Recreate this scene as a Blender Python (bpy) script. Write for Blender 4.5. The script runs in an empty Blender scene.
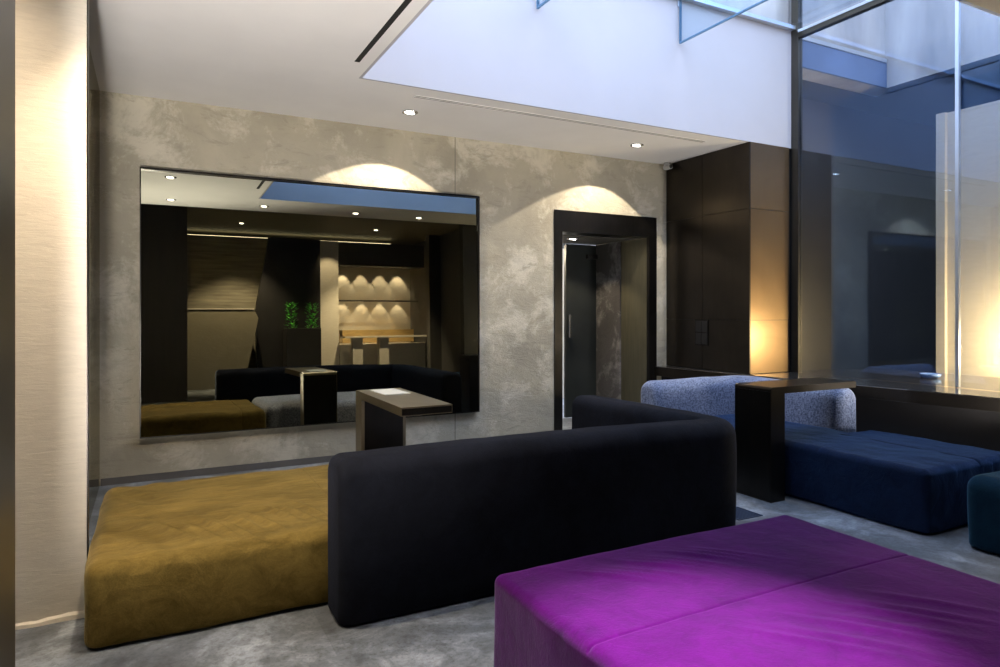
import bpy, bmesh, math, random
from mathutils import Vector, Matrix, noise as mnoise
random.seed(4)
S = bpy.context.scene
COL = S.collection
R = math.radians

# ---------------------------------------------------------------- camera
cam_d = bpy.data.cameras.new('camera')
cam = bpy.data.objects.new('camera', cam_d); COL.objects.link(cam)
cam_d.sensor_fit = 'HORIZONTAL'; cam_d.sensor_width = 36.0
cam_d.lens = 24.01; cam_d.shift_y = -0.024; cam_d.clip_start = 0.02
cam.location = (0, 0, 1.25); cam.rotation_euler = (R(90), 0, R(-27.687))
S.camera = cam

# ---------------------------------------------------------------- world, exposure
S.view_settings.view_transform = 'Standard'
S.view_settings.look = 'None'
S.view_settings.gamma = 1.0
S.view_settings.use_curve_mapping = False
S.view_settings.exposure = 0.7
w = bpy.data.worlds.new('sky'); S.world = w; w.use_nodes = True
bgn = w.node_tree.nodes['Background']
bgn.inputs['Color'].default_value = (0.70, 0.79, 1.0, 1)
bgn.inputs['Strength'].default_value = 3.6
S.cycles.use_denoising = True
S.cycles.max_bounces = 10
S.cycles.transparent_max_bounces = 16
S.cycles.sample_clamp_indirect = 6.0
S.cycles.caustics_reflective = False
S.cycles.caustics_refractive = False


def portal(name, loc, rot, sx, sy):
    d = bpy.data.lights.new(name, 'AREA'); d.shape = 'RECTANGLE'; d.size = sx; d.size_y = sy
    d.cycles.is_portal = True
    o = bpy.data.objects.new(name, d); COL.objects.link(o); o.location = loc; o.rotation_euler = rot
    return o


portal('skylight_portal', (3.37, 3.14, 3.99), (0, 0, 0), 4.2, 2.45)
portal('courtyard_portal', (6.2, 1.9, 5.2), (0, 0, 0), 1.4, 5.0)


# ---------------------------------------------------------------- materials
class NT:
    def __init__(self, m):
        m.use_nodes = True
        self.t = m.node_tree; self.n = self.t.nodes
        self.bsdf = self.n['Principled BSDF']; self.out = self.n['Material Output']

    def node(self, kind, **kw):
        n = self.n.new(kind)
        for k, v in kw.items():
            if k.startswith('i_'):
                key = k[2:]
                key = int(key) if key.isdigit() else key.replace('_', ' ')
                n.inputs[key].default_value = v
            else:
                setattr(n, k, v)
        return n

    def link(self, a, b):
        self.t.links.new(a, b)


def rgba(c):
    return (c[0], c[1], c[2], 1.0)


def coords(nt, scale=(1, 1, 1), rot=(0, 0, 0)):
    tc = nt.node('ShaderNodeTexCoord')
    mp = nt.node('ShaderNodeMapping')
    mp.inputs['Scale'].default_value = scale
    mp.inputs['Rotation'].default_value = rot
    nt.link(tc.outputs['Object'], mp.inputs['Vector'])
    return mp.outputs['Vector']


def noise(nt, vec, scale, detail=4.0, rough=0.55, dist=0.0):
    n = nt.node('ShaderNodeTexNoise')
    n.inputs['Scale'].default_value = scale
    n.inputs['Detail'].default_value = detail
    n.inputs['Roughness'].default_value = rough
    n.inputs['Distortion'].default_value = dist
    nt.link(vec, n.inputs['Vector'])
    return n.outputs['Fac']


def ramp(nt, fac, stops):
    r = nt.node('ShaderNodeValToRGB')
    e = r.color_ramp.elements
    while len(e) < len(stops):
        e.new(0.5)
    for k, (p, c) in enumerate(stops):
        e[k].position = p; e[k].color = rgba(c) if len(c) == 3 else c
    nt.link(fac, r.inputs['Fac'])
    return r.outputs['Color']


def mix(nt, fac, a, b, mode='MIX'):
    m = nt.node('ShaderNodeMix', data_type='RGBA', blend_type=mode)
    for src, idx in ((fac, 0), (a, 6), (b, 7)):
        if isinstance(src, (int, float)):
            m.inputs[idx].default_value = src
        elif isinstance(src, tuple):
            m.inputs[idx].default_value = rgba(src)
        else:
            nt.link(src, m.inputs[idx])
    return m.outputs[2]


def bump(nt, fac, strength, dist=0.01, prev=None):
    b = nt.node('ShaderNodeBump')
    b.inputs['Strength'].default_value = strength
    b.inputs['Distance'].default_value = dist
    nt.link(fac, b.inputs['Height'])
    if prev is not None:
        nt.link(prev, b.inputs['Normal'])
    return b.outputs['Normal']


def setb(nt, **kw):
    for k, v in kw.items():
        nt.bsdf.inputs[k.replace('_', ' ')].default_value = v


def M_plain(name, c, rough=0.5, metal=0.0, var=0.12, scale=6.0, stretch=(1, 1, 1), bmp=0.0, bscale=40.0, spec=0.5):
    m = bpy.data.materials.new(name); nt = NT(m)
    v = coords(nt, stretch)
    f = noise(nt, v, scale, 5)
    lo = tuple(x * (1 - var) for x in c); hi = tuple(min(1, x * (1 + var)) for x in c)
    nt.link(ramp(nt, f, [(0.3, lo), (0.7, hi)]), nt.bsdf.inputs['Base Color'])
    setb(nt, Roughness=rough, Metallic=metal)
    nt.bsdf.inputs['Specular IOR Level'].default_value = spec
    if bmp:
        nt.link(bump(nt, noise(nt, v, bscale, 4), bmp), nt.bsdf.inputs['Normal'])
    return m


def M_velvet(name, c1, c2, sheen, tint, stretch=(1, 1, 1), wr=0.25, srough=0.35, spec=0.12):
    m = bpy.data.materials.new(name); nt = NT(m)
    v = coords(nt, stretch)
    f = noise(nt, v, 2.6, 6, 0.62, 0.4)
    fine = noise(nt, v, 11.0, 7, 0.72, 0.6)
    mm = nt.node('ShaderNodeMath', operation='MULTIPLY_ADD'); nt.link(fine, mm.inputs[0]); mm.inputs[1].default_value = 0.55
    m2 = nt.node('ShaderNodeMath', operation='MULTIPLY'); nt.link(f, m2.inputs[0]); m2.inputs[1].default_value = 0.5
    nt.link(m2.outputs[0], mm.inputs[2]); f = mm.outputs[0]
    col = ramp(nt, f, [(0.36, c1), (0.68, c2)])
    v2 = coords(nt, (1, 1, 1))
    g = noise(nt, v2, 160, 2, 0.6)
    col = mix(nt, 0.35, col, ramp(nt, g, [(0.3, (0.45, 0.45, 0.45)), (0.7, (1, 1, 1))]), 'MULTIPLY')
    nt.link(col, nt.bsdf.inputs['Base Color'])
    setb(nt, Roughness=0.95)
    nt.bsdf.inputs['Specular IOR Level'].default_value = spec
    nt.bsdf.inputs['Sheen Weight'].default_value = sheen
    nt.bsdf.inputs['Sheen Roughness'].default_value = srough
    nt.bsdf.inputs['Sheen Tint'].default_value = rgba(tint)
    b = bump(nt, f, wr, 0.03)
    b = bump(nt, g, 0.25, 0.003, b)
    nt.link(b, nt.bsdf.inputs['Normal'])
    return m


def M_tweed(name, dark, light):
    m = bpy.data.materials.new(name); nt = NT(m)
    v = coords(nt, (1, 1, 0.45))
    v2 = coords(nt, (0.4, 0.4, 1))
    f = noise(nt, v, 120, 3, 0.7); g = noise(nt, v2, 130, 3, 0.7)
    a = nt.node('ShaderNodeMath', operation='ADD'); nt.link(f, a.inputs[0]); nt.link(g, a.inputs[1])
    h = nt.node('ShaderNodeMath', operation='MULTIPLY'); nt.link(a.outputs[0], h.inputs[0]); h.inputs[1].default_value = 0.5
    nt.link(ramp(nt, h.outputs[0], [(0.38, dark), (0.62, light)]), nt.bsdf.inputs['Base Color'])
    setb(nt, Roughness=0.95)
    nt.bsdf.inputs['Specular IOR Level'].default_value = 0.1
    nt.bsdf.inputs['Sheen Weight'].default_value = 0.2
    nt.link(bump(nt, h.outputs[0], 0.5, 0.006), nt.bsdf.inputs['Normal'])
    return m


def M_plaster(name, c, blotch, seam=None, amt=1.0):
    m = bpy.data.materials.new(name); nt = NT(m)
    v = coords(nt)
    f1 = noise(nt, v, 0.9, 6, 0.6, 0.6)
    f2 = noise(nt, v, 2.6, 9, 0.72, 0.35)
    f3 = noise(nt, coords(nt, (0.6, 1, 1.5), (0, 0.6, 0)), 7, 9, 0.75, 0.7)
    lo = tuple(x * (1 - 0.33 * amt) for x in c)
    col = ramp(nt, f1, [(0.3, lo), (0.7, c)])
    col = mix(nt, ramp(nt, f2, [(0.50, (0, 0, 0)), (0.62, (0.55 * amt,) * 3)]), col, blotch)
    col = mix(nt, ramp(nt, f3, [(0.36, (0.5 * amt,) * 3), (0.45, (0, 0, 0))]), col, lo)
    if seam is not None:
        tc = nt.node('ShaderNodeTexCoord'); sx = nt.node('ShaderNodeSeparateXYZ')
        nt.link(tc.outputs['Object'], sx.inputs[0])
        d = nt.node('ShaderNodeMath', operation='SUBTRACT'); nt.link(sx.outputs[0], d.inputs[0]); d.inputs[1].default_value = seam
        ab = nt.node('ShaderNodeMath', operation='ABSOLUTE'); nt.link(d.outputs[0], ab.inputs[0])
        lt = nt.node('ShaderNodeMath', operation='LESS_THAN'); nt.link(ab.outputs[0], lt.inputs[0]); lt.inputs[1].default_value = 0.004
        col = mix(nt, lt.outputs[0], col, tuple(x * 0.35 for x in c))
    nt.link(col, nt.bsdf.inputs['Base Color'])
    setb(nt, Roughness=0.72)
    b = bump(nt, f2, 0.25 * amt, 0.02)
    b = bump(nt, f3, 0.6 * amt, 0.012, b)
    nt.link(b, nt.bsdf.inputs['Normal'])
    return m


def M_cream(name, c):
    m = bpy.data.materials.new(name); nt = NT(m)
    v = coords(nt, (1.2, 1, 7))
    f = noise(nt, v, 9, 7, 0.65, 0.8)
    nt.link(ramp(nt, f, [(0.3, tuple(x * 0.9 for x in c)), (0.6, c)]), nt.bsdf.inputs['Base Color'])
    setb(nt, Roughness=0.8)
    nt.link(bump(nt, f, 0.25, 0.006), nt.bsdf.inputs['Normal'])
    return m


def M_bronze(name, c1, c2, rough=0.33, stretch=(9, 9, 0.5), metal=0.9):
    m = bpy.data.materials.new(name); nt = NT(m)
    v = coords(nt, stretch)
    f = noise(nt, v, 6.0, 3, 0.5)
    p = noise(nt, coords(nt), 1.4, 4, 0.6, 0.8)
    a = nt.node('ShaderNodeMath', operation='MULTIPLY_ADD'); nt.link(f, a.inputs[0]); a.inputs[1].default_value = 0.16
    h = nt.node('ShaderNodeMath', operation='MULTIPLY'); nt.link(p, h.inputs[0]); h.inputs[1].default_value = 0.84
    nt.link(h.outputs[0], a.inputs[2])
    nt.link(ramp(nt, a.outputs[0], [(0.28, c1), (0.72, c2)]), nt.bsdf.inputs['Base Color'])
    rr = nt.node('ShaderNodeMath', operation='MULTIPLY_ADD'); nt.link(f, rr.inputs[0]); rr.inputs[1].default_value = 0.02; rr.inputs[2].default_value = rough - 0.01
    nt.link(rr.outputs[0], nt.bsdf.inputs['Roughness'])
    setb(nt, Metallic=metal)
    return m


def M_floor(name):
    m = bpy.data.materials.new(name); nt = NT(m)
    v = coords(nt)
    br = nt.node('ShaderNodeTexBrick')
    br.inputs['Scale'].default_value = 1.0
    br.inputs['Color1'].default_value = (0.74, 0.74, 0.74, 1); br.inputs['Color2'].default_value = (1, 1, 1, 1)
    br.inputs['Mortar'].default_value = (0.7, 0.7, 0.7, 1); br.inputs['Mortar Size'].default_value = 0.003
    br.inputs['Brick Width'].default_value = 1.2; br.inputs['Row Height'].default_value = 0.6
    nt.link(coords(nt), br.inputs['Vector'])
    f = noise(nt, v, 2.2, 8, 0.68, 0.8)
    g = noise(nt, v, 14, 6, 0.7, 0.5)
    col = ramp(nt, f, [(0.30, (0.075, 0.084, 0.097)), (0.5, (0.165, 0.185, 0.21)), (0.70, (0.42, 0.47, 0.54))])
    col = mix(nt, 0.85, col, ramp(nt, g, [(0.36, (0.45, 0.45, 0.45)), (0.58, (1, 1, 1))]), 'MULTIPLY')
    col = mix(nt, 0.6, col, ramp(nt, noise(nt, v, 55, 4, 0.7), [(0.34, (0.45, 0.45, 0.45)), (0.5, (1, 1, 1))]), 'MULTIPLY')
    col = mix(nt, 0.8, col, br.outputs['Color'], 'MULTIPLY')
    nt.link(col, nt.bsdf.inputs['Base Color'])
    nt.link(ramp(nt, g, [(0.3, (0.42,) * 3), (0.7, (0.62,) * 3)]), nt.bsdf.inputs['Roughness'])
    nt.link(bump(nt, g, 0.15, 0.004), nt.bsdf.inputs['Normal'])
    return m


def M_emit(name, c, s):
    m = bpy.data.materials.new(name); nt = NT(m)
    setb(nt, Base_Color=rgba(c), Roughness=0.4)
    nt.bsdf.inputs['Emission Color'].default_value = rgba(c)
    nt.bsdf.inputs['Emission Strength'].default_value = s
    return m


def M_mirror(name, c, rough=0.0):
    m = bpy.data.materials.new(name); nt = NT(m)
    g = nt.node('ShaderNodeBsdfGlossy'); g.inputs['Color'].default_value = rgba(c); g.inputs['Roughness'].default_value = rough
    nt.link(g.outputs[0], nt.out.inputs['Surface'])
    return m


def M_glass(name, tint, gloss, base, gain):
    """thin pane: mostly see-through, with a coated surface reflection that grows towards grazing view"""
    m = bpy.data.materials.new(name); nt = NT(m)
    t = nt.node('ShaderNodeBsdfTransparent'); t.inputs['Color'].default_value = rgba(tint)
    g = nt.node('ShaderNodeBsdfGlossy'); g.inputs['Color'].default_value = rgba(gloss); g.inputs['Roughness'].default_value = 0.0
    geo = nt.node('ShaderNodeNewGeometry')
    dt = nt.node('ShaderNodeVectorMath', operation='DOT_PRODUCT')
    nt.link(geo.outputs['Normal'], dt.inputs[0]); nt.link(geo.outputs['Incoming'], dt.inputs[1])
    ab = nt.node('ShaderNodeMath', operation='ABSOLUTE'); nt.link(dt.outputs['Value'], ab.inputs[0])
    om = nt.node('ShaderNodeMath', operation='SUBTRACT'); om.inputs[0].default_value = 1.0; nt.link(ab.outputs[0], om.inputs[1])
    p5 = nt.node('ShaderNodeMath', operation='POWER'); nt.link(om.outputs[0], p5.inputs[0]); p5.inputs[1].default_value = 5.0
    a = nt.node('ShaderNodeMath', operation='MULTIPLY_ADD'); nt.link(p5.outputs[0], a.inputs[0])
    a.inputs[1].default_value = gain; a.inputs[2].default_value = base; a.use_clamp = True
    mx = nt.node('ShaderNodeMixShader'); nt.link(a.outputs[0], mx.inputs[0])
    nt.link(t.outputs[0], mx.inputs[1]); nt.link(g.outputs[0], mx.inputs[2])
    nt.link(mx.outputs[0], nt.out.inputs['Surface'])
    return m


MAT = dict(
    floor=M_floor('polished_concrete'),
    plaster=M_plaster('trowelled_plaster', (0.50, 0.455, 0.345), (0.64, 0.595, 0.48), seam=2.43, amt=1.25),
    dark_plaster=M_plaster('dark_plaster', (0.10, 0.095, 0.09), (0.13, 0.125, 0.12), amt=0.5),
    cream=M_cream('cream_render', (0.72, 0.665, 0.565)),
    sky_blue_paint=M_plain('sky_reflection_paint', (0.42, 0.58, 0.95), 0.35, var=0.05, scale=1.5),  # opaque blue paint standing in for sky reflected on the near shaft face
    brown_panel=M_plain('dark_brown_panel', (0.035, 0.028, 0.02), 0.6, var=0.2, scale=3, stretch=(5, 5, 0.4)),
    screen=M_cream('screen_plaster', (0.50, 0.44, 0.335)),
    annex=M_plaster('annex_plaster', (0.14, 0.132, 0.125), (0.17, 0.16, 0.15), amt=0.4),
    ceiling=M_plain('ceiling_paint', (0.82, 0.80, 0.78), 0.85, var=0.03, scale=2),
    shaft=M_plain('skylight_shaft_paint', (0.45, 0.445, 0.475), 0.85, var=0.03, scale=1.5, bmp=0.05, bscale=6),
    dark_ceiling=M_plain('dark_ceiling_paint', (0.07, 0.065, 0.05), 0.7, var=0.1),
    bronze=M_bronze('patinated_bronze', (0.25, 0.165, 0.088), (0.33, 0.222, 0.122), 0.28, (1.6, 1.6, 0.35)),
    table_bronze=M_bronze('rubbed_bronze', (0.21, 0.175, 0.115), (0.38, 0.32, 0.215), 0.36, (1.5, 6, 1.5)),
    dark_bronze=M_bronze('dark_rubbed_bronze', (0.040, 0.035, 0.030), (0.072, 0.060, 0.047), 0.30, (5, 5, 0.6)),
    steel=M_bronze('blackened_steel', (0.018, 0.017, 0.016), (0.045, 0.041, 0.036), 0.3),
    grey_steel=M_bronze('grey_brushed_steel', (0.07, 0.066, 0.056), (0.115, 0.105, 0.088), 0.35),
    pale_steel=M_bronze('pale_steel', (0.55, 0.6, 0.68), (0.7, 0.75, 0.82), 0.35),
    black=M_plain('black_lacquer', (0.012, 0.011, 0.011), 0.5, var=0.2),
    counter_top=M_bronze('counter_bronze', (0.28, 0.27, 0.26), (0.42, 0.40, 0.38), 0.14, (2, 1, 2)),
    yellow=M_velvet('ochre_velvet', (0.075, 0.048, 0.008), (0.27, 0.182, 0.046), 0.35, (0.9, 0.75, 0.4), (0.8, 2.6, 1.0), 0.35),
    yellow_pale=M_velvet('pale_ochre_velvet', (0.40, 0.29, 0.12), (0.55, 0.42, 0.2), 0.35, (0.9, 0.8, 0.55), (0.8, 2.6, 1.0), 0.3),
    navy=M_velvet('black_navy_velvet', (0.0038, 0.0042, 0.0066), (0.0115, 0.0128, 0.0195), 0.045, (0.25, 0.33, 0.6)),
    blue=M_velvet('blue_velvet', (0.003, 0.008, 0.024), (0.007, 0.018, 0.055), 0.8, (0.2, 0.42, 1.0), (1, 1, 1), 0.4),
    teal=M_velvet('teal_velvet', (0.002, 0.014, 0.03), (0.004, 0.027, 0.054), 0.25, (0.3, 0.7, 1.0)),
    purple=M_velvet('purple_velvet', (0.030, 0.0008, 0.054), (0.060, 0.0014, 0.100), 0.32, (0.5, 0.45, 0.85), (1.6, 1.6, 1), 0.25, 0.4, 0.04),
    tweed=M_tweed('blue_grey_tweed', (0.04, 0.055, 0.105), (0.29, 0.345, 0.50)),
    tweed_grey=M_tweed('grey_tweed', (0.10, 0.105, 0.13), (0.42, 0.43, 0.48)),
    paper=M_plain('card', (0.62, 0.61, 0.53), 0.4, var=0.02),
    chrome=M_plain('satin_chrome', (0.7, 0.7, 0.7), 0.25, 1.0, var=0.03),
    white_plastic=M_plain('grey_plastic', (0.45, 0.45, 0.44), 0.4, var=0.03),
    lens=M_emit('lamp_lens', (1.0, 0.93, 0.82), 9.0),
    strip=M_emit('cove_strip', (1.0, 0.85, 0.55), 7.0),
    olive=M_plain('olive_metal', (0.13, 0.12, 0.075), 0.35, 0.5, var=0.12, stretch=(6, 6, 0.6)),
    door=M_plain('dark_door_paint', (0.022, 0.026, 0.025), 0.35, var=0.15),
    rough=M_plaster('rough_concrete', (0.10, 0.094, 0.087), (0.30, 0.29, 0.27), amt=1.3),
    board=M_plain('board_marked_concrete', (0.17, 0.155, 0.115), 0.8, var=0.45, scale=3, stretch=(0.5, 1, 6), bmp=0.5, bscale=6),
    desk=M_plaster('desk_concrete', (0.30, 0.27, 0.19), (0.36, 0.33, 0.24), amt=0.4),
    wood=M_plain('honey_timber', (0.48, 0.33, 0.13), 0.5, var=0.25, scale=4, stretch=(1, 6, 6)),
    leaf=M_plain('leaf_green', (0.10, 0.50, 0.06), 0.5, var=0.4, scale=12),
    upper=M_plain('weathered_metal_cladding', (0.46, 0.43, 0.39), 0.5, 0.2, var=0.35, scale=1.4, stretch=(1.5, 1.5, 0.35)),
    upper_blue=M_plain('blue_grey_cladding', (0.13, 0.19, 0.33), 0.5, 0.2, var=0.15, scale=2),
    glass=M_glass('coated_glass', (0.84, 0.88, 0.93), (0.45, 0.65, 1.0), 0.085, 0.8),
    roof_glass=M_glass('roof_glass', (0.92, 0.96, 1.0), (0.8, 0.9, 1.0), 0.03, 0.7),
    fin_glass=M_glass('fin_glass', (0.88, 0.94, 0.98), (0.7, 0.85, 1.0), 0.05, 0.7),
    fin_edge=M_plain('polished_glass_edge', (0.10, 0.22, 0.36), 0.15, var=0.05),
    mirror=M_mirror('smoked_mirror', (0.34, 0.34, 0.27)),
    dark_glass=M_mirror('dark_back_painted_glass', (0.62, 0.60, 0.52), 0.03),
    blue_glaze=M_plain('blue_glaze', (0.16, 0.26, 0.5), 0.15, var=0.05),
    gap=M_plain('dark_gap', (0.01, 0.01, 0.01), 0.8, var=0.0),
    grille=M_plain('blue_black_grille', (0.012, 0.03, 0.07), 0.5, var=0.1),
)


# ---------------------------------------------------------------- mesh helpers
def link_mesh(name, bm, mat, parent=None, smooth=False):
    bmesh.ops.recalc_face_normals(bm, faces=bm.faces)
    me = bpy.data.meshes.new(name); bm.to_mesh(me); bm.free()
    mats = mat if isinstance(mat, (list, tuple)) else [mat]
    for m in mats:
        me.materials.append(MAT[m])
    if smooth:
        for p in me.polygons:
            p.use_smooth = True
    o = bpy.data.objects.new(name, me); COL.objects.link(o)
    if parent is not None:
        o.parent = parent
    return o


def add_box(bm, a, b, bev=0.0, seg=2):
    x0, y0, z0 = a; x1, y1, z1 = b
    vs = [bm.verts.new((x, y, z)) for x in (x0, x1) for y in (y0, y1) for z in (z0, z1)]
    f = [(0, 1, 3, 2), (4, 6, 7, 5), (0, 4, 5, 1), (2, 3, 7, 6), (0, 2, 6, 4), (1, 5, 7, 3)]
    fs = [bm.faces.new([vs[i] for i in q]) for q in f]
    if bev:
        es = list({e for q in fs for e in q.edges})
        bmesh.ops.bevel(bm, geom=es, offset=bev, segments=seg, profile=0.5, affect='EDGES')


def add_prism(bm, pts, z0, z1, axis='z'):
    def mk(p, h):
        return {'z': (p[0], p[1], h), 'y': (p[0], h, p[1]), 'x': (h, p[0], p[1])}[axis]
    lo = [bm.verts.new(mk(p, z0)) for p in pts]; hi = [bm.verts.new(mk(p, z1)) for p in pts]
    n = len(pts)
    bm.faces.new(lo[::-1]); bm.faces.new(hi)
    for i in range(n):
        bm.faces.new((lo[i], lo[(i + 1) % n], hi[(i + 1) % n], hi[i]))


def add_cyl(bm, c, r, h, seg=24, r2=None, axis='z'):
    mt = {'z': Matrix(), 'x': Matrix.Rotation(R(90), 4, 'Y'), 'y': Matrix.Rotation(R(90), 4, 'X')}[axis]
    bmesh.ops.create_cone(bm, cap_ends=True, segments=seg, radius1=r, radius2=r if r2 is None else r2, depth=h,
                          matrix=Matrix.Translation(c) @ mt)


def add_ring(bm, c, r0, r1, z0, z1, seg=32):
    q = []
    for i in range(seg):
        a = 2 * math.pi * i / seg
        q.append([bm.verts.new((c[0] + r * math.cos(a), c[1] + r * math.sin(a), c[2] + z)) for r, z in ((r0, z0), (r1, z0), (r1, z1), (r0, z1))])
    for i in range(seg):
        A, B = q[i], q[(i + 1) % seg]
        for k in range(4):
            bm.faces.new((A[k], A[(k + 1) % 4], B[(k + 1) % 4], B[k]))


def boxes(name, lst, mat, parent=None, bev=0.0):
    bm = bmesh.new()
    for a, b in lst:
        add_box(bm, a, b, bev)
    return link_mesh(name, bm, mat, parent)


def struct(o):
    o['kind'] = 'structure'
    return o


def thing(name, label, cat, loc=(0, 0, 0), rz=0.0, group=None):
    o = bpy.data.objects.new(name, None); COL.objects.link(o)
    o.empty_display_size = 0.1
    o.location = loc; o.rotation_euler = (0, 0, rz)
    return tag(o, label, cat, group)


def tag(o, label, cat, group=None):
    o['label'] = label; o['category'] = cat
    if group:
        o['group'] = group
    return o


def dup(root, loc, label=None):
    r = root.copy(); COL.objects.link(r); r.location = loc
    if label:
        r['label'] = label
    for ch in list(root.children):
        c = ch.copy(); COL.objects.link(c); c.parent = r
        for g in list(ch.children):
            d = g.copy(); COL.objects.link(d); d.parent = c
    return r


def axis_pts(h, r, n):
    """sample positions along one half-extent axis, dense in the rounded zone"""
    k = 7
    a = [-h + r * (1 - math.cos(math.pi / 2 * i / k)) for i in range(k)]
    mid = [-(h - r) + 2 * (h - r) * i / n for i in range(n + 1)]
    return a + mid + [-x for x in a[::-1]]


def soft_box(a, b, r, n=26, bulge=0.012, wr=0.006, wscale=(3, 3, 3), seed=0.0, fold=None, ycuts=(), yoff=0.0, xcuts=()):
    """upholstered block: rounded box with slightly crowned faces and soft wrinkles"""
    c = [(p + q) / 2 for p, q in zip(a, b)]; h = [(q - p) / 2 for p, q in zip(a, b)]
    px, py = axis_pts(h[0], r, n), axis_pts(h[1], r, n)
    px = sorted(set(px + [q - c[0] for q in xcuts]))
    py = sorted(set(py + [q - yoff - c[1] for q in ycuts]))
    pz = axis_pts(h[2], r, max(6, n // 3))
    bm = bmesh.new(); cache = {}

    def vert(x, y, z):
        key = (round(x, 6), round(y, 6), round(z, 6))
        if key in cache:
            return cache[key]
        p = Vector((x, y, z))
        inn = Vector([max(-(hh - r), min(hh - r, q)) for q, hh in zip(p, h)])
        d = p - inn
        nrm = d.normalized() if d.length > 1e-9 else Vector((0, 0, 1))
        hx_ = math.hypot(nrm.x, nrm.y)
        sq = (hx_ ** 6 + abs(nrm.z) ** 6) ** (-1 / 6) if nrm.z < 0 else 1.0   # tight lower edge
        o = inn + nrm * r * sq
        u = [o[i] / h[i] for i in range(3)]
        top = max(0.0, nrm.z)
        o = o + Vector((0, 0, 1)) * bulge * top * (1 - u[0] ** 2) * (1 - u[1] ** 2)
        if abs(nrm.x) > 0.3:
            o.x += math.copysign(bulge * 0.7, nrm.x) * abs(nrm.x) * (1 - u[1] ** 2) * (1 - u[2] ** 2)
        if abs(nrm.y) > 0.3:
            o.y += math.copysign(bulge * 0.7, nrm.y) * abs(nrm.y) * (1 - u[0] ** 2) * (1 - u[2] ** 2)
        q = Vector((o.x * wscale[0], o.y * wscale[1], o.z * wscale[2])) + Vector((seed, seed * 1.7, 0))
        o = o + nrm * wr * mnoise.fractal(q, 0.9, 2.0, 3)
        if fold:
            o = o + nrm * fold(o + Vector(c), nrm)
        v = bm.verts.new(o + Vector(c))
        cache[key] = v
        return v

    def face_grid(us, vs, mk):
        for i in range(len(us) - 1):
            for j in range(len(vs) - 1):
                q = [mk(us[i], vs[j]), mk(us[i + 1], vs[j]), mk(us[i + 1], vs[j + 1]), mk(us[i], vs[j + 1])]
                if len(set(q)) == 4:
                    bm.faces.new(q)
    face_grid(px, py, lambda u, v: vert(u, v, h[2])); face_grid(px, py, lambda u, v: vert(u, v, -h[2]))
    face_grid(px, pz, lambda u, v: vert(u, h[1], v)); face_grid(px, pz, lambda u, v: vert(u, -h[1], v))
    face_grid(py, pz, lambda u, v: vert(h[0], u, v)); face_grid(py, pz, lambda u, v: vert(-h[0], u, v))
    return bm


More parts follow.
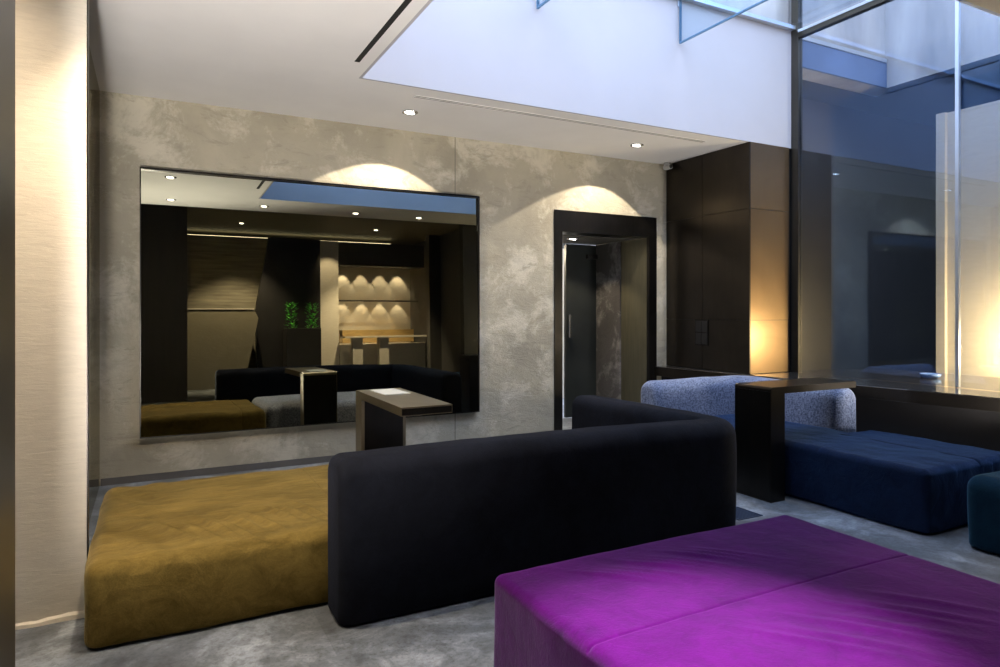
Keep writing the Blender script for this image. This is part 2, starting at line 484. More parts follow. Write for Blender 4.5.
def l_backrest(path, corner_r, t, z0, z1, er, taper=0.0, rtop=0.095, seed=0.0):
    """upholstered back cushion swept along an L-shaped centre line (list of xy), rounded in section, corner and ends"""
    P = [Vector((p[0], p[1])) for p in path]
    pts = []
    d1 = (P[1] - P[0]).normalized(); d2 = (P[2] - P[1]).normalized()
    A = P[1] - d1 * corner_r; B = P[1] + d2 * corner_r
    def seg(p, q, n, skip=False):
        for i in range(1 if skip else 0, n + 1):
            pts.append(p.lerp(q, i / n))
    seg(P[0], A, 34)
    for i in range(1, 15):       # soft corner
        f = i / 14
        pts.append(A.lerp(P[1], f).lerp(P[1].lerp(B, f), f))
    ncorner = len(pts)
    seg(B, P[2], 22, True)
    L = [0.0]
    for i in range(1, len(pts)):
        L.append(L[-1] + (pts[i] - pts[i - 1]).length)
    tot = L[-1]; lc = L[ncorner - 1]
    # denser rings at the two ends so that they round off
    ss = [er * (1 - math.cos(math.pi / 2 * i / 8)) for i in range(8)]
    mid = [s for s in L if er <= s <= tot - er]
    ss = ss + mid + [tot - s for s in ss[::-1]]

    def at(s):
        for i in range(1, len(L)):
            if s <= L[i] + 1e-9:
                f = (s - L[i - 1]) / max(1e-9, L[i] - L[i - 1])
                a = pts[max(0, i - 2)]; b = pts[min(len(pts) - 1, i + 1)]
                return pts[i - 1].lerp(pts[i], f), (b - a).normalized()
        return pts[-1], (pts[-1] - pts[-2]).normalized()

    def section(ins, drop):
        hw = t / 2 - ins; a0 = z0 + ins * 0.3; a1 = z1 - ins - drop
        rt = max(0.005, rtop - ins * 0.8); rb = max(0.004, 0.014 - ins * 0.2)
        rt = min(rt, hw)
        q = []
        def arc(cx, cz, r, s, e, n):
            for i in range(n + 1):
                th = s + (e - s) * i / n
                q.append((cx + r * math.cos(th), cz + r * math.sin(th)))
        arc(hw - rb, a0 + rb, rb, -math.pi / 2, 0, 4)
        for i in range(1, 9):
            q.append((hw, a0 + rb + (a1 - rt - a0 - rb) * i / 9))
        arc(hw - rt, a1 - rt, rt, 0, math.pi / 2, 7)
        arc(-hw + rt, a1 - rt, rt, math.pi / 2, math.pi, 7)
        for i in range(1, 9):
            q.append((-hw, a1 - rt + (a0 + rb - a1 + rt) * i / 9))
        arc(-hw + rb, a0 + rb, rb, math.pi, math.pi * 1.5, 4)
        return q
    bm = bmesh.new(); rings = []
    for s in ss:
        e = min(s, tot - s)
        ins = 0.0
        if e < er:
            ins = er * 0.8 * (1 - math.sqrt(max(0.0, 1 - (1 - e / er) ** 2)))
        p, d = at(s); nrm = Vector((d.y, -d.x))
        ring = []
        for u, z in section(ins, taper * max(0.0, (s - lc * 0.6) / (tot - lc * 0.6))):
            k = mnoise.fractal(Vector((s * 2.2 + seed, u * 3, z * 2.2)), 0.9, 2.0, 3) * 0.006
            uu = u + math.copysign(k, u)
            g = 1 + 0.05 * max(0, math.sin(math.pi * min(1, max(0, (z - z0) / (z1 - z0)))))
            q = p + nrm * uu * g
            ring.append(bm.verts.new((q.x, q.y, z + (k if z > z1 - 0.1 else 0))))
        rings.append(ring)
    n = len(rings[0])
    for A_, B_ in zip(rings[:-1], rings[1:]):
        for i in range(n):
            bm.faces.new((A_[i], A_[(i + 1) % n], B_[(i + 1) % n], B_[i]))
    bm.faces.new(rings[0]); bm.faces.new(rings[-1][::-1])
    return bm


# ================================================================ THE SETTING
D = 5.5            # back wall
CZ = 2.80          # ceiling
VY, VX, VN = 4.38, 1.258, 1.90   # skylight shaft: far face, left face, near face
GX = 5.49          # courtyard glass

struct(boxes('floor', [((-3.2, -6.2, -0.2), (9.5, 8.6, 0.0))], 'floor'))

# back wall with the doorway cut out
DX0, DX1, DZ = 3.48, 4.755, 2.222
struct(boxes('wall_back', [((-3.2, D, 0), (DX0, D + 0.2, CZ)), ((DX1, D, 0), (5.6, D + 0.2, CZ)), ((DX0, D, DZ), (DX1, D + 0.2, CZ))], 'plaster'))
struct(boxes('baseboard_back', [((-0.31, D - 0.008, 0.0), (3.47, D, 0.05))], 'dark_plaster'))

# left: cream rendered wall and its dark glazed return
bm = bmesh.new(); add_box(bm, (-3.2, 3.19, 0), (-0.2285, 3.235, CZ))
struct(link_mesh('wall_left', bm, 'cream'))
bm = bmesh.new()
rows = []
for i in range(61):          # uneven lip of render where the wall meets the floor
    x = -1.5 + 1.27 * i / 60
    h = 0.026 + 0.012 * mnoise.noise(Vector((x * 6, 0, 0))) + 0.008 * mnoise.noise(Vector((x * 19, 3, 0)))
    q = 0.011 + 0.008 * mnoise.noise(Vector((x * 9, 7, 0)))
    rows.append([bm.verts.new(v) for v in ((x, 3.191, 0), (x, 3.19 - q, 0), (x, 3.19 - q * 0.8, h * 0.6), (x, 3.191, h))])
for a_, b_ in zip(rows[:-1], rows[1:]):
    for k in range(3):
        bm.faces.new((a_[k], a_[k + 1], b_[k + 1], b_[k]))
struct(link_mesh('baseboard_left', bm, 'cream'))
struct(boxes('wall_left_return', [((-0.330, 3.24, 0), (-0.316, D, CZ))], 'dark_glass'))
struct(boxes('trim_1', [((-0.228, 3.187, 0), (-0.224, 3.24, CZ))], 'steel'))
struct(boxes('wall_far_left', [((-3.4, -6.2, 0), (-3.2, D + 0.2, 3.2))], 'dark_plaster'))

# steel clad pillar at the left edge
struct(boxes('pillar', [((-0.45, 1.38, 0), (-0.2335, 1.60, CZ))], 'grey_steel', bev=0.004))

# ceiling
struct(boxes('ceiling', [((-3.2, VY + 0.02, CZ), (GX, D + 0.2, CZ + 0.35)), ((-3.2, 0.95, CZ), (VX - 0.02, VY + 0.02, CZ + 0.35)),
                         ((VX - 0.02, 0.95, CZ), (GX, VN - 0.02, CZ + 0.35))], 'ceiling'))
struct(boxes('ceiling_rear', [((-3.2, -6.2, 3.2), (6.2, 0.95, 3.35))], 'dark_ceiling'))
# skylight shaft
ST = 3.93
struct(boxes('wall_shaft_far', [((VX - 0.02, VY, CZ), (GX, VY + 0.02, ST))], 'shaft'))
struct(boxes('wall_shaft_left', [((VX - 0.02, VN - 0.02, CZ), (VX, VY, ST))], 'shaft'))
struct(boxes('wall_shaft_near', [((VX, VN - 0.02, CZ), (GX, VN, ST))], 'sky_blue_paint'))
struct(boxes('wall_upper_far', [((VX - 0.2, VY + 0.05, ST + 0.03), (GX, VY + 0.25, 5.6))], 'upper'))

# bronze clad wall box at the right of the door: panels with open joints
bm = bmesh.new()
add_box(bm, (4.915, 4.395, 0.655), (GX, D, CZ - 0.001))
struct(link_mesh('wall_right_core', bm, 'black'))
PX0 = 4.90
bm = bmesh.new()
for y0, y1 in ((4.380, 4.975), (4.979, D)):
    for z0, z1 in ((0.655, 1.148), (1.152, 2.183), (2.187, CZ)):
        add_box(bm, (PX0, y0, z0), (PX0 + 0.013, y1, z1))
struct(link_mesh('wall_right', bm, 'dark_bronze'))
bm = bmesh.new()
for z0, z1 in ((0.655, 1.148), (1.152, 2.183), (2.187, CZ)):
    add_box(bm, (PX0 + 0.0135, 4.379, z0), (GX - 0.06, 4.393, z1))
struct(link_mesh('wall_right_front', bm, 'bronze'))

# courtyard glass wall: pane by pane
gl = boxes('window_1', [((GX - 0.03, 4.30, 0.652), (GX + 0.03, 4.378, 5.6)), ((GX - 0.03, 0.95, 3.84), (GX + 0.03, 4.30, 3.90))], 'grey_steel')
struct(gl)
boxes('pane', [((GX - 0.006, 2.908, 0.655), (GX + 0.006, 4.30, 3.84))], 'glass', gl)
boxes('pane', [((GX - 0.006, 0.95, 0.655), (GX + 0.006, 2.892, 3.83))], 'glass', gl)
boxes('pane', [((GX - 0.006, 0.95, 3.92), (GX + 0.006, 4.30, 5.6))], 'glass', gl)
boxes('joint_bar', [((GX - 0.014, 2.887, 0.655), (GX + 0.014, 2.913, 3.83))], 'pale_steel', gl)
boxes('transom_cap', [((GX - 0.036, 0.95, 3.885), (GX - 0.03, 4.30, 3.91))], 'pale_steel', gl)

# skylight roof glass with hanging glass fins
sk = boxes('window_2', [((VX, VY - 0.05, 3.925), (GX, VY, 3.96)), ((VX, VN, 3.925), (GX, VN + 0.05, 3.96))], 'pale_steel')
struct(sk)
for i in range(3):
    x0 = VX + i * 1.41
    boxes('pane', [((x0 + 0.01, VN + 0.05, 3.94), (x0 + 1.40, VY - 0.05, 3.952))], 'roof_glass', sk)
fin0 = None
for k, x in enumerate((2.615, 4.045)):
    if fin0 is None:
        f = thing('glass_fin', 'blue-edged glass beam hanging under the skylight, at the top centre of the picture', 'glass beam', (x, 0, 0), 0, 'glass skylight beams')
        boxes('blade', [((-0.008, 2.0, 3.552), (0.008, VY - 0.022, 3.92))], 'fin_glass', f)
        boxes('polished_edge', [((-0.009, 2.0, 3.54), (0.009, VY - 0.022, 3.552)), ((-0.009, VY - 0.022, 3.54), (0.009, VY - 0.010, 3.92))], 'fin_edge', f)
        boxes('shoe', [((-0.02, VY - 0.010, 3.86), (0.02, VY - 0.001, 3.92))], 'pale_steel', f)
        fin0 = f
    else:
        dup(fin0, (x, 0, 0), 'blue-edged glass beam under the skylight, close to the courtyard glass')

# courtyard beyond the glass
struct(boxes('wall_courtyard_far', [((GX + 0.04, 4.38, 3.60), (7.1, 4.6, 5.6))], 'upper'))
struct(boxes('trim_2', [((GX + 0.04, 4.355, 3.60), (6.915, 4.38, 3.86))], 'upper_blue'))
struct(boxes('trim_3', [((GX + 0.04, 4.345, 3.86), (6.9, 4.38, 3.90))], 'pale_steel'))
struct(boxes('wall_courtyard_right', [((6.92, -3.0, 3.60), (7.1, 4.38, 5.6))], 'upper'))
struct(boxes('ceiling_courtyard', [((GX + 0.04, 4.6, 3.60), (9.5, 5.2, 3.7)), ((7.1, -3.0, 3.60), (9.5, 4.6, 3.7))], 'dark_ceiling'))
struct(boxes('wall_annex_back', [((GX + 0.001, 5.0, 0), (9.5, 5.2, 3.6))], 'annex'))
struct(boxes('wall_annex_side', [((GX + 0.001, 4.38, 0), (6.05, 5.0, 2.80))], 'black'))
struct(boxes('wall_annex_right', [((9.3, -3.0, 0), (9.5, 5.0, 3.6))], 'dark_plaster'))
struct(boxes('wall_annex_near', [((GX + 0.04, -3.2, 0), (9.5, -3.0, 5.6))], 'dark_plaster'))

# doorway: steel portal, lined passage, door leaf standing open
struct(boxes('trim_4', [((DX0 - 0.001, D - 0.012, 0), (DX0 + 0.09, D + 0.03, DZ)), ((DX1 - 0.10, D - 0.012, 0), (DX1, D + 0.03, DZ)),
                        ((DX0 + 0.09, D - 0.012, DZ - 0.21), (DX1 - 0.10, D + 0.21, DZ))], 'steel'))
struct(boxes('wall_passage_right', [((DX1 - 0.095, D + 0.03, 0), (DX1 - 0.001, 5.97, DZ - 0.21))], 'olive'))
struct(boxes('wall_passage_end', [((DX1 - 0.11, 5.97, 0), (DX1 + 0.1, 6.42, 2.3))], 'rough'))
struct(boxes('wall_passage_far', [((3.0, 7.9, 0), (5.2, 8.1, 2.3))], 'cream'))
struct(boxes('wall_passage_left', [((DX0 - 0.15, D + 0.21, 0), (DX0 - 0.01, 7.9, 2.3))], 'dark_plaster'))
struct(boxes('ceiling_passage', [((DX0 - 0.15, D + 0.25, 2.01), (DX1 + 0.1, 7.0, 2.1)), ((DX0 - 0.15, 7.0, 2.2), (5.2, 8.1, 2.3))], 'dark_ceiling'))
dr = boxes('door_1', [((4.225, 6.42, 0.01), (4.655, 6.465, 2.0))], 'door', bev=0.003)
struct(dr)
boxes('door_handle', [((4.245, 6.375, 0.93), (4.262, 6.392, 1.19)), ((4.245, 6.39, 0.95), (4.262, 6.42, 0.97)), ((4.245, 6.39, 1.15), (4.262, 6.42, 1.17))], 'chrome', dr)
boxes('door_closer', [((4.5, 6.385, 1.84), (4.64, 6.42, 1.89))], 'black', dr)

# the rear of the lobby, behind the camera, seen in the mirror
struct(boxes('wall_rear_left', [((-3.2, -1.05, 0), (0.53, -0.90, 3.2))], 'brown_panel'))
struct(boxes('wall_rear_right', [((4.56, 0.80, 0), (6.2, 0.94, 3.2))], 'black'))
struct(boxes('wall_rear_screen', [((0.3, -4.2, 0), (3.30, -4.0, 3.09))], 'board'))
struct(boxes('wall_rear', [((-3.2, -5.2, 0), (6.2, -5.0, 3.2))], 'cream'))
struct(boxes('wall_rear_side', [((5.8, -5.0, 0), (6.0, 0.8, 3.2))], 'dark_plaster'))
struct(boxes('pillar_rear', [((3.26, -4.25, 0), (3.74, -3.98, 3.09))], 'cream'))
bm = bmesh.new(); add_prism(bm, [(1.95, 0), (3.25, 0), (3.25, 3.06), (2.20, 3.06), (1.93, 1.55)], -3.75, -3.60, 'y')
struct(link_mesh('wall_rear_dark_slab', bm, 'black'))
struct(boxes('wall_alcove_top', [((3.76, -4.35, 2.56), (5.8, -4.0, 3.09))], 'dark_plaster'))

# ================================================================ FURNITURE
def seam_line(bm_, pts, r=0.003):
    """thin stitched seam following a list of points"""
    for a, b in zip(pts[:-1], pts[1:]):
        a, b = Vector(a), Vector(b); d = (b - a)
        q = d.to_track_quat('Z', 'Y').to_matrix().to_4x4()
        bmesh.ops.create_cone(bm_, cap_ends=True, segments=6, radius1=r, radius2=r, depth=d.length * 1.05, matrix=Matrix.Translation((a + b) / 2) @ q)


# --- purple ottoman
def fold_purple(p, n):
    k = 0.0
    if n.z > 0.4:
        for i in range(9):
            cx, cy = 1.32 + 0.062 * i, 1.74 - 0.02 * (i % 3)
            k += 0.008 * math.exp(-((p.x - cx + 0.9 * (p.y - cy)) / 0.016) ** 2) * math.exp(-((p.y - cy) / 0.09) ** 2)
        for i in range(7):
            cx, cy = 1.52 + 0.085 * i, 1.14 - 0.03 * (i % 2)
            k += 0.006 * math.exp(-((p.x - cx + 0.8 * (p.y - cy)) / 0.018) ** 2) * math.exp(-((p.y - cy) / 0.13) ** 2)
        k -= 0.004 * math.exp(-((p.y - 1.41) / 0.004) ** 2)
    return k


t = thing('ottoman', 'large square purple velvet ottoman on the concrete floor, at the bottom right', 'ottoman', (1.70, 1.30, 0))
o = link_mesh('cushion', soft_box((-0.71, -0.52, 0.006), (0.69, 0.65, 0.388), 0.032, n=110, bulge=0.010, wr=0.004, seed=3.1, ycuts=[1.41 + q for q in (-0.01, -0.005, -0.0025, 0, 0.0025, 0.005, 0.01)], yoff=1.30,
              fold=lambda p, n: fold_purple(p + Vector((1.70, 1.30, 0)), n)), 'purple', t, True)
boxes('plinth', [((-0.64, -0.48, 0), (0.64, 0.61, 0.03))], 'black', t)


# --- ochre ottoman
def fold_yellow(p, n):
    k = 0.0
    if n.z > 0.2:
        for cx, cy, a, sk in ((0.08, 3.10, 0.6, 0.5), (0.17, 3.06, 0.8, 0.55), (0.235, 3.10, 1.0, 0.45), (0.30, 3.04, 1.0, 0.5), (0.355, 3.10, 0.8, 0.4),
                              (0.43, 3.08, 0.9, 0.45), (0.52, 3.14, 0.8, 0.35), (0.585, 3.10, 0.9, 0.4), (0.66, 3.12, 0.6, 0.3)):
            k += 0.020 * a * math.exp(-((p.x - cx + sk * (p.y - cy)) / 0.017) ** 2) * math.exp(-((p.y - cy) / 0.15) ** 2)
        k += 0.006 * math.sin((p.x * 1.5 + p.y) * 22) * math.exp(-((p.x + 0.02) / 0.12) ** 2)
    k -= 0.006 * math.exp(-((p.x - 0.785) / 0.004) ** 2)
    return k


t = thing('ottoman', 'mustard yellow velvet ottoman beside the cream wall, below the mirror', 'ottoman', (0, 0, 0))
link_mesh('cushion', soft_box((-0.215, 2.835, 0.006), (1.005, 4.06, 0.322), 0.06, n=100, bulge=0.006, wr=0.007, seed=1.2, fold=fold_yellow, xcuts=[0.785 + q for q in (-0.01, -0.005, -0.0025, 0, 0.0025, 0.005, 0.01)]), 'yellow', t, True)
boxes('plinth', [((-0.16, 2.89, 0), (0.96, 4.0, 0.03))], 'black', t)

# --- corner sofa with black backrest
t = thing('corner_sofa', 'corner sofa with long black velvet backrest and grey tweed seat in mid-room', 'sofa')
link_mesh('backrest', l_backrest([(0.655, 2.705), (2.80, 2.705), (2.925, 4.20)], 0.13, 0.238, 0.004, 0.660, 0.055, taper=0.055, rtop=0.075, seed=2.0), 'navy', t, True)
s_ = link_mesh('seat', soft_box((1.015, 2.845, 0.008), (2.665, 3.98, 0.345), 0.07, n=40, bulge=0.014, wr=0.006, seed=5.5), 'tweed_grey', t, True)
s_['label'] = 'grey tweed seat'
boxes('plinth', [((1.06, 2.9, 0), (2.60, 3.9, 0.03))], 'black', t)

# --- corner sofa with tweed backrest
t = thing('corner_sofa', 'corner sofa with blue velvet seat and speckled blue-grey tweed backrest, along the counter', 'sofa')
b_ = link_mesh('backrest', l_backrest([(3.56, 4.225), (4.585, 4.225), (4.585, 3.17)], 0.15, 0.23, 0.012, 0.672, 0.075, seed=9.0), 'tweed', t, True)
b_['label'] = 'speckled blue-grey tweed backrest'
link_mesh('seat', soft_box((3.77, 2.15, 0.008), (4.47, 4.10, 0.367), 0.042, n=60, bulge=0.010, wr=0.009, seed=4.4), 'blue', t, True)
link_mesh('seat_side', soft_box((4.28, 2.15, 0.008), (4.70, 3.09, 0.372), 0.042, n=30, bulge=0.004, wr=0.006, seed=4.4), 'blue', t, True)
boxes('plinth', [((3.83, 2.22, 0), (4.42, 4.05, 0.03))], 'black', t)

# --- teal ottoman
t = thing('ottoman', 'dark teal velvet ottoman at the right edge, next to the blue seat', 'ottoman', (3.80, 1.975, 0))
link_mesh('cushion', soft_box((-0.02, -1.0, 0.006), (0.95, 0.0, 0.385), 0.07, n=30, bulge=0.014, wr=0.006, seed=6.6), 'teal', t, True)
boxes('plinth', [((0.05, -0.95, 0), (0.9, -0.05, 0.03))], 'black', t)


# --- bronze cantilever tables: a slab leg and a top reaching out over the seat
def cantilever(name, label, loc, rz, length, width, h, leg_t, mat, dark, th=0.05):
    t = thing(name, label, 'table', loc, rz, 'bronze cantilever side tables')
    r = 0.018
    bm = bmesh.new()     # folded plate: leg turning into the top, rounded at the bend
    prof = [(0, 0), (0, h - r)]
    for i in range(1, 6):
        a = math.pi - math.pi / 2 * i / 5
        prof.append((r + r * math.cos(a), h - r + r * math.sin(a)))
    prof += [(length, h), (length, h - th), (leg_t, h - th), (leg_t, 0)]
    add_prism(bm, prof, 0, width, 'y')
    es = [e for e in bm.edges if e.calc_face_angle(0) > 0.5 and e.calc_length() > 0.03]
    bmesh.ops.bevel(bm, geom=es, offset=0.006, segments=3, affect='EDGES')
    link_mesh('table_body', bm, mat, t)
    bm = bmesh.new()     # inlaid darker face plates
    add_box(bm, (leg_t, 0.022, 0.01), (leg_t + 0.003, width - 0.022, h - th - 0.012))
    link_mesh('leg_panel', bm, dark, t)
    bm = bmesh.new()
    add_box(bm, (-0.003, 0.006, 0.01), (0.0, width - 0.006, h - 0.03))
    link_mesh('back_panel', bm, dark, t)
    bm = bmesh.new()
    add_box(bm, (length, 0.004, h - th + 0.005), (length + 0.002, width - 0.004, h - 0.008))
    link_mesh('edge_plate', bm, dark, t)
    return t


# left one: leg at the mirror side, top reaching towards the camera (local +x = world -y)
cantilever('cantilever_table', 'bronze cantilever side table in front of the mirror with a white card on it', (1.26, 4.55, 0), R(-90), 0.945, 0.315, 0.693, 0.14, 'table_bronze', 'steel')
# right one: leg at the room side, top reaching over the blue seat (local +x = world +x)
cantilever('cantilever_table', 'dark bronze cantilever side table standing over the blue velvet seat', (3.55, 3.00, 0), 0, 0.86, 0.30, 0.745, 0.13, 'dark_bronze', 'steel', 0.045)

t = tag(boxes('menu_card', [((-0.09, -0.15, 0), (0.09, 0.15, 0.004))], 'paper'), 'white card lying on the bronze table in front of the mirror', 'card')
t.location = (1.43, 4.33, 0.6935); t.rotation_euler = (0, 0, R(3))

# --- the long bronze counter
t = thing('counter', 'long dark bronze counter running from the doorway wall along the courtyard glass', 'counter')
fx = lambda y: 4.735 + (5.44 - y) * 0.1215
bm = bmesh.new()
add_prism(bm, [(fx(5.49), 5.495), (5.48, 5.495), (5.48, 4.376), (6.62, 4.376), (6.62, 1.0), (fx(1.0), 1.0)], 0.552, 0.65, 'z')
link_mesh('worktop', bm, 'counter_top', t)
bm = bmesh.new()
add_prism(bm, [(fx(5.49) + 0.10, 5.495), (5.47, 5.495), (5.47, 4.37), (6.4, 4.37), (6.4, 1.05), (fx(1.05) + 0.25, 1.05)], 0.0, 0.552, 'z')
link_mesh('base_panel', bm, 'black', t)
bm = bmesh.new()
add_prism(bm, [(fx(5.49) - 0.003, 5.495), (fx(1.0) - 0.003, 1.0), (fx(1.0), 1.0), (fx(5.49), 5.495)], 0.553, 0.644, 'z')
link_mesh('edge_strip', bm, 'dark_bronze', t)

# small things on the counter beyond the glass
bm = bmesh.new()
prof = [(0.0, 0.004), (0.05, 0.004), (0.075, 0.018), (0.085, 0.04), (0.078, 0.043), (0.07, 0.026), (0.045, 0.012), (0.0, 0.011)]
for i in range(24):
    a0, a1 = 2 * math.pi * i / 24, 2 * math.pi * (i + 1) / 24
    for (r0, z0), (r1, z1) in zip(prof[:-1], prof[1:]):
        vs = [(r0 * math.cos(a0), r0 * math.sin(a0), z0), (r0 * math.cos(a1), r0 * math.sin(a1), z0), (r1 * math.cos(a1), r1 * math.sin(a1), z1), (r1 * math.cos(a0), r1 * math.sin(a0), z1)]
        vs = [v for k, v in enumerate(vs) if v not in vs[:k]]
        if len(vs) > 2:
            bm.faces.new([bm.verts.new(v) for v in vs])
bmesh.ops.remove_doubles(bm, verts=bm.verts, dist=1e-5)
o = tag(link_mesh('dish', bm, 'blue_glaze', None, True), 'small blue dish on the dark counter behind the courtyard glass', 'dish')
o.location = (6.05, 3.42, 0.647)

# slab screen of cream plaster in the courtyard, warmly lit from below
t = thing('screen_slab', 'tall cream plaster screen glowing warmly behind the courtyard glass at the right edge', 'screen')
boxes('slab', [((6.64, 0.9, 0), (6.78, 3.66, 3.10))], 'screen', t, bev=0.004)
boxes('edge_post', [((6.60, 3.60, 0), (6.80, 3.68, 3.10))], 'screen', t)

# lamp standing on the counter just out of the frame: it lights the screen
t = thing('counter_lamp', 'low warm lamp standing on the counter in front of the cream screen', 'lamp', (6.38, 2.72, 0.65))
bm = bmesh.new(); add_cyl(bm, (0, 0, 0.01), 0.06, 0.02); link_mesh('base', bm, 'steel', t)
bm = bmesh.new(); add_cyl(bm, (0, 0, 0.06), 0.012, 0.08, 12); link_mesh('stem', bm, 'steel', t)
bm = bmesh.new(); bmesh.ops.create_uvsphere(bm, u_segments=20, v_segments=12, radius=0.05, matrix=Matrix.Translation((0, 0, 0.145))); link_mesh('bulb', bm, 'strip', t, True)
d = bpy.data.lights.new('counter_lamp_light', 'POINT'); d.energy = 115; d.color = (1.0, 0.74, 0.40); d.shadow_soft_size = 0.06
lo = bpy.data.objects.new('counter_lamp_light', d); COL.objects.link(lo); lo.location = (6.38, 2.72, 0.90)

# ---------------------------------------------------------------- the mirror
mx0, mx1, mz0, mz1 = -0.066, 2.645, 0.322, 2.276
t = thing('wall_mirror', 'large smoked mirror in a thin black frame on the plaster back wall', 'mirror', ((mx0 + mx1) / 2, D, (mz0 + mz1) / 2))
hx, hz = (mx1 - mx0) / 2, (mz1 - mz0) / 2
boxes('frame', [((-hx, -0.062, -hz), (-hx + 0.008, 0, hz)), ((hx - 0.008, -0.062, -hz), (hx, 0, hz)),
                ((-hx + 0.008, -0.062, -hz), (hx - 0.008, 0, -hz + 0.008)), ((-hx + 0.008, -0.062, hz - 0.012), (hx - 0.008, 0, hz))], 'steel', t)
g = boxes('mirror_glass', [((-hx + 0.008, -0.003, -hz + 0.008), (hx - 0.008, 0.003, hz - 0.012))], 'mirror', t)
g.location = (0, -0.043, 0); g.rotation_euler = (R(-0.95), 0, 0)

# ---------------------------------------------------------------- ceiling fittings
def spot(name, loc, target, power, col, size, blend=0.35, soft=0.02, parent=None):
    d = bpy.data.lights.new(name, 'SPOT'); d.energy = power; d.color = col
    d.spot_size = R(size); d.spot_blend = blend; d.shadow_soft_size = soft
    o = bpy.data.objects.new(name, d); COL.objects.link(o)
    o.location = loc
    v = Vector(target) - Vector(loc)
    o.rotation_euler = v.to_track_quat('-Z', 'Y').to_euler()
    return o


WARM = (1.0, 0.80, 0.56)
dl = thing('ceiling_downlight', 'round recessed ceiling downlight above the mirror, nearest the skylight corner', 'ceiling light', (1.807, 4.965, CZ), 0, 'recessed ceiling downlights')
bm = bmesh.new(); add_ring(bm, (0, 0, 0), 0.048, 0.062, -0.005, 0.0); link_mesh('trim_ring', bm, 'chrome', dl, True)
bm = bmesh.new(); add_cyl(bm, (0, 0, -0.001), 0.048, 0.002); link_mesh('recess', bm, 'gap', dl)
bm = bmesh.new(); add_cyl(bm, (0, 0, 0), 0.038, 0.004); o = link_mesh('lamp_lens', bm, 'lens', dl)
o.location = (-0.004, 0.002, -0.006); o.rotation_euler = (R(6), R(6), 0)
dup(dl, (4.063, 4.965, CZ), 'round recessed ceiling downlight in front of the doorway, beside the bronze wall')
for x, y, lab in ((0.20, 2.76, 'ceiling downlight above the yellow ottoman, seen in the mirror at its top left'),
                  (0.24, 1.40, 'ceiling downlight seen in the mirror just below the one over the yellow ottoman'),
                  (1.38, 1.39, 'ceiling downlight above the purple ottoman, seen in the mirror below the skylight corner'),
                  (2.67, 1.32, 'ceiling downlight seen in the middle of the mirror under the blue skylight band'),
                  (3.66, 1.30, 'ceiling downlight seen at the right of the mirror under the blue skylight band')):
    dup(dl, (x, y, CZ), lab)
dup(dl, (1.57, -2.8, 3.2), 'ceiling downlight in the dark rear ceiling, mirrored at the left')
dup(dl, (4.22, -2.7, 3.2), 'ceiling downlight in the dark rear ceiling, mirrored over the lit alcove')
dup(dl, (4.02, 5.98, 2.01), 'small downlight in the low ceiling inside the doorway')

spot('downlight_beam', (1.807, 4.965, 2.785), (1.62, 5.46, 0.0), 62, (1.0, 0.86, 0.68), 103, 0.06)
spot('downlight_beam', (4.063, 4.965, 2.785), (3.72, 5.46, 0.0), 62, (1.0, 0.86, 0.68), 103, 0.06)
spot('downlight_beam', (0.20, 2.76, 2.785), (0.20, 3.2, 0.0), 125, WARM, 100, 0.6)
spot('downlight_beam', (0.24, 1.40, 2.785), (0.22, 1.0, 0.0), 150, WARM, 70, 0.5)
spot('downlight_beam', (1.38, 1.39, 2.785), (1.24, 1.16, 0.0), 950, (1.0, 0.88, 0.76), 32, 1.0)
spot('downlight_beam', (2.67, 1.32, 2.785), (2.67, 0.4, 0.0), 80, WARM, 60, 0.5)
spot('downlight_beam', (3.66, 1.30, 2.785), (3.66, 0.6, 0.0), 80, WARM, 60, 0.5)
spot('downlight_beam', (4.02, 5.98, 1.99), (4.5, 6.15, 0.0), 22, WARM, 90, 0.4)
spot('downlight_beam', (-0.75, 2.55, 2.785), (-0.75, 3.1, 1.4), 28, WARM, 110, 0.8)
d = bpy.data.lights.new('passage_lamp', 'POINT'); d.energy = 45; d.color = (1, 0.85, 0.62); d.shadow_soft_size = 0.1
lo = bpy.data.objects.new('passage_lamp', d); COL.objects.link(lo); lo.location = (3.9, 7.4, 2.0)

# added fill lamps, unseen out of frame, put in to brighten the ceiling
up0 = thing('added_fill_lamp', 'added fill lamp in a squat black can near the foot of the steel pillar', 'lamp', (-0.22, 0.30, 0), 0, 'added fill lamps')
bm = bmesh.new(); add_cyl(bm, (0, 0, 0.012), 0.10, 0.024); link_mesh('base', bm, 'steel', up0)
bm = bmesh.new(); add_ring(bm, (0, 0, 0), 0.080, 0.088, 0.024, 0.34); link_mesh('can', bm, 'steel', up0)
bm = bmesh.new(); add_cyl(bm, (0, 0, 0.31), 0.079, 0.01); link_mesh('lamp_lens', bm, 'lens', up0)
dup(up0, (5.0, 2.0, 0), 'added fill lamp in a squat black can between the teal ottoman and the counter')
for x, y, e in ((-0.22, 0.30, 560), (5.0, 2.0, 110)):
    spot('added_fill_beam', (x, y, 0.37), (x + (0.40 if x < 0 else -0.2), y + 3.0, 2.8), e, (1.0, 0.94, 0.88), 98, 1.0, 0.08)

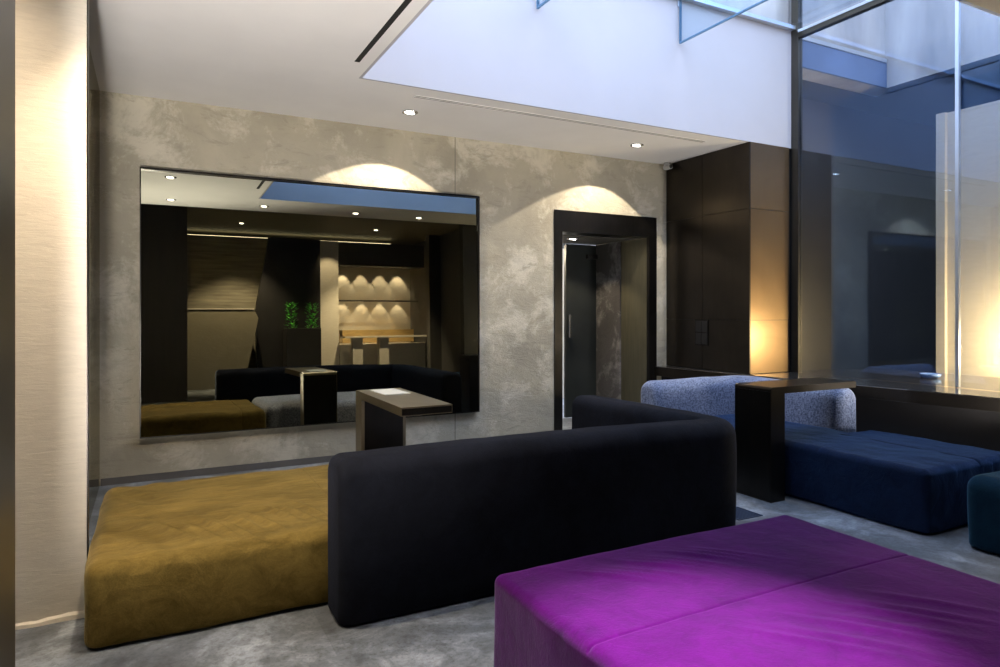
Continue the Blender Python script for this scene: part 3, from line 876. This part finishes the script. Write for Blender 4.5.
o = tag(boxes('air_slot', [((-0.016, -1.6, -0.002), (0.016, 0.0, 0.001))], 'gap'), 'narrow black air slot in the ceiling left of the skylight', 'air vent')
o.location = (1.146, 4.11, CZ)
t = thing('linear_diffuser', 'long pale linear air diffuser in the ceiling between skylight and back wall', 'air vent', (1.70, 4.58, CZ))
boxes('frame', [((0, -0.030, -0.004), (2.83, -0.024, 0)), ((0, 0.024, -0.004), (2.83, 0.030, 0)), ((0, -0.003, -0.004), (2.83, 0.003, 0)),
                ((-0.006, -0.03, -0.004), (0, 0.03, 0)), ((2.83, -0.03, -0.004), (2.836, 0.03, 0))], 'ceiling', t)
boxes('slot', [((0, -0.024, -0.001), (2.83, -0.003, 0.001)), ((0, 0.003, -0.001), (2.83, 0.024, 0.001))], 'dark_plaster', t)

t = thing('security_camera', 'small grey security camera in the ceiling corner beside the bronze wall', 'security camera', (4.84, 5.42, CZ))
bm = bmesh.new(); add_cyl(bm, (0, 0, -0.012), 0.035, 0.024); link_mesh('mount', bm, 'white_plastic', t)
bm = bmesh.new(); add_cyl(bm, (-0.01, -0.02, -0.05), 0.028, 0.09, 20, axis='y'); link_mesh('body', bm, 'white_plastic', t)
bm = bmesh.new(); add_cyl(bm, (-0.01, -0.067, -0.05), 0.02, 0.006, 20, axis='y'); link_mesh('lens', bm, 'black', t)

# switch plates on the bronze wall
t = thing('switch_panel', 'dark switch panel with two rows of plates on the bronze wall, above the counter', 'switch', (4.898, 4.98, 1.02))
boxes('back_plate', [((-0.004, -0.09, -0.13), (0.0015, 0.09, 0.13))], 'steel', t)
for r_ in range(2):
    for c_ in range(2):
        y0 = -0.078 + c_ * 0.082; z0 = -0.118 + r_ * 0.123
        boxes('switch_plate', [((-0.009, y0, z0), (-0.004, y0 + 0.074, z0 + 0.112))], 'black', t, bev=0.0015)

t = thing('floor_grille', 'dark blue metal grille set in the floor beside the black backrest', 'floor grille', (3.19, 2.94, 0), R(0))
boxes('frame', [((-0.10, -0.10, 0), (0.10, -0.09, 0.004)), ((-0.10, 0.09, 0), (0.10, 0.10, 0.004)), ((-0.10, -0.09, 0), (-0.09, 0.09, 0.004)), ((0.09, -0.09, 0), (0.10, 0.09, 0.004))], 'grille', t)
boxes('slats', [((-0.09 + i * 0.018, -0.09, 0), (-0.078 + i * 0.018, 0.09, 0.003)) for i in range(10)], 'grille', t)

# ================================================================ seen only in the mirror
t = thing('reception_desk', 'tall concrete reception desk with a slanted end, seen in the mirror', 'desk')
bm = bmesh.new(); add_prism(bm, [(0.60, 0), (1.62, 0), (1.90, 1.36), (1.82, 1.53), (0.60, 1.53)], -3.55, -3.0, 'y'); link_mesh('desk_body', bm, 'desk', t)
boxes('desk_top', [((0.60, -3.56, 1.53), (1.82, -2.99, 1.55))], 'cream', t)
boxes('cove_strip', [((0.35, -4.14, 3.09), (5.0, -4.08, 3.105))], 'strip')['kind'] = 'structure'

t = thing('tall_planter', 'black tall planter holding two green plants, seen in the mirror', 'plant', (2.80, -3.3, 0))
boxes('planter', [((-0.35, -0.2, 0), (0.35, 0.2, 1.15))], 'black', t, bev=0.01)
for cx in (-0.22, 0.2):
    bm = bmesh.new()
    for k in range(150):
        a = random.random() * 6.28; z = 1.05 + random.random() * 0.62; rr = 0.03 + random.random() * 0.07
        p = Vector((cx + rr * math.cos(a), rr * math.sin(a), z)); l = 0.07
        u = Vector((math.cos(a), math.sin(a), 0.5)).normalized(); s2 = Vector((-math.sin(a), math.cos(a), 0)) * 0.02
        vs = [p, p + u * l * 0.5 + s2, p + u * l, p + u * l * 0.5 - s2]
        q = [bm.verts.new(v) for v in vs] + [bm.verts.new(v + Vector((0, 0, -0.002))) for v in vs]
        bm.faces.new(q[:4]); bm.faces.new(q[4:][::-1])
        for i in range(4):
            bm.faces.new((q[i], q[4 + i], q[4 + (i + 1) % 4], q[(i + 1) % 4]))
    link_mesh('foliage', bm, 'leaf', t)

t = thing('bar_ledge', 'pale bar ledge on white posts under the lit alcove, seen in the mirror', 'bar')
boxes('ledge', [((3.75, -3.9, 0.92), (5.75, -3.5, 0.96))], 'cream', t, bev=0.004)
for x in (3.95, 4.55):
    boxes('post', [((x, -3.8, 0), (x + 0.22, -3.6, 0.92))], 'cream', t)
t = tag(boxes('bench', [((3.95, -4.85, 0.80), (5.7, -4.5, 1.10))], 'wood', bev=0.006), 'honey coloured timber bench back at the foot of the lit alcove, seen in the mirror', 'bench')
struct(boxes('wall_alcove_base', [((3.76, -5.0, 0), (5.8, -4.0, 0.775))], 'cream'))
t = tag(boxes('light_bar', [((3.70, -4.36, 1.76), (5.75, -4.32, 1.79))], 'chrome'), 'thin horizontal metal bar crossing the lit alcove, seen in the mirror', 'rail')
for k in range(4):
    spot('alcove_beam', (4.08 + 0.46 * k, -4.84, 2.62), (4.08 + 0.46 * k, -4.98, 1.2), 26, WARM, 64, 0.1)
    spot('alcove_beam', (4.08 + 0.46 * k, -4.84, 1.95), (4.08 + 0.46 * k, -4.98, 0.8), 20, WARM, 56, 0.1)
for x, y in ((1.57, -2.6), (4.22, -2.6)):
    spot('rear_beam', (x, y, 3.18), (x, y - 1.0, 0.0), 420, WARM, 80, 0.6)
spot('rear_beam', (3.5, -3.3, 3.15), (3.5, -4.0, 1.9), 60, WARM, 60, 0.6)
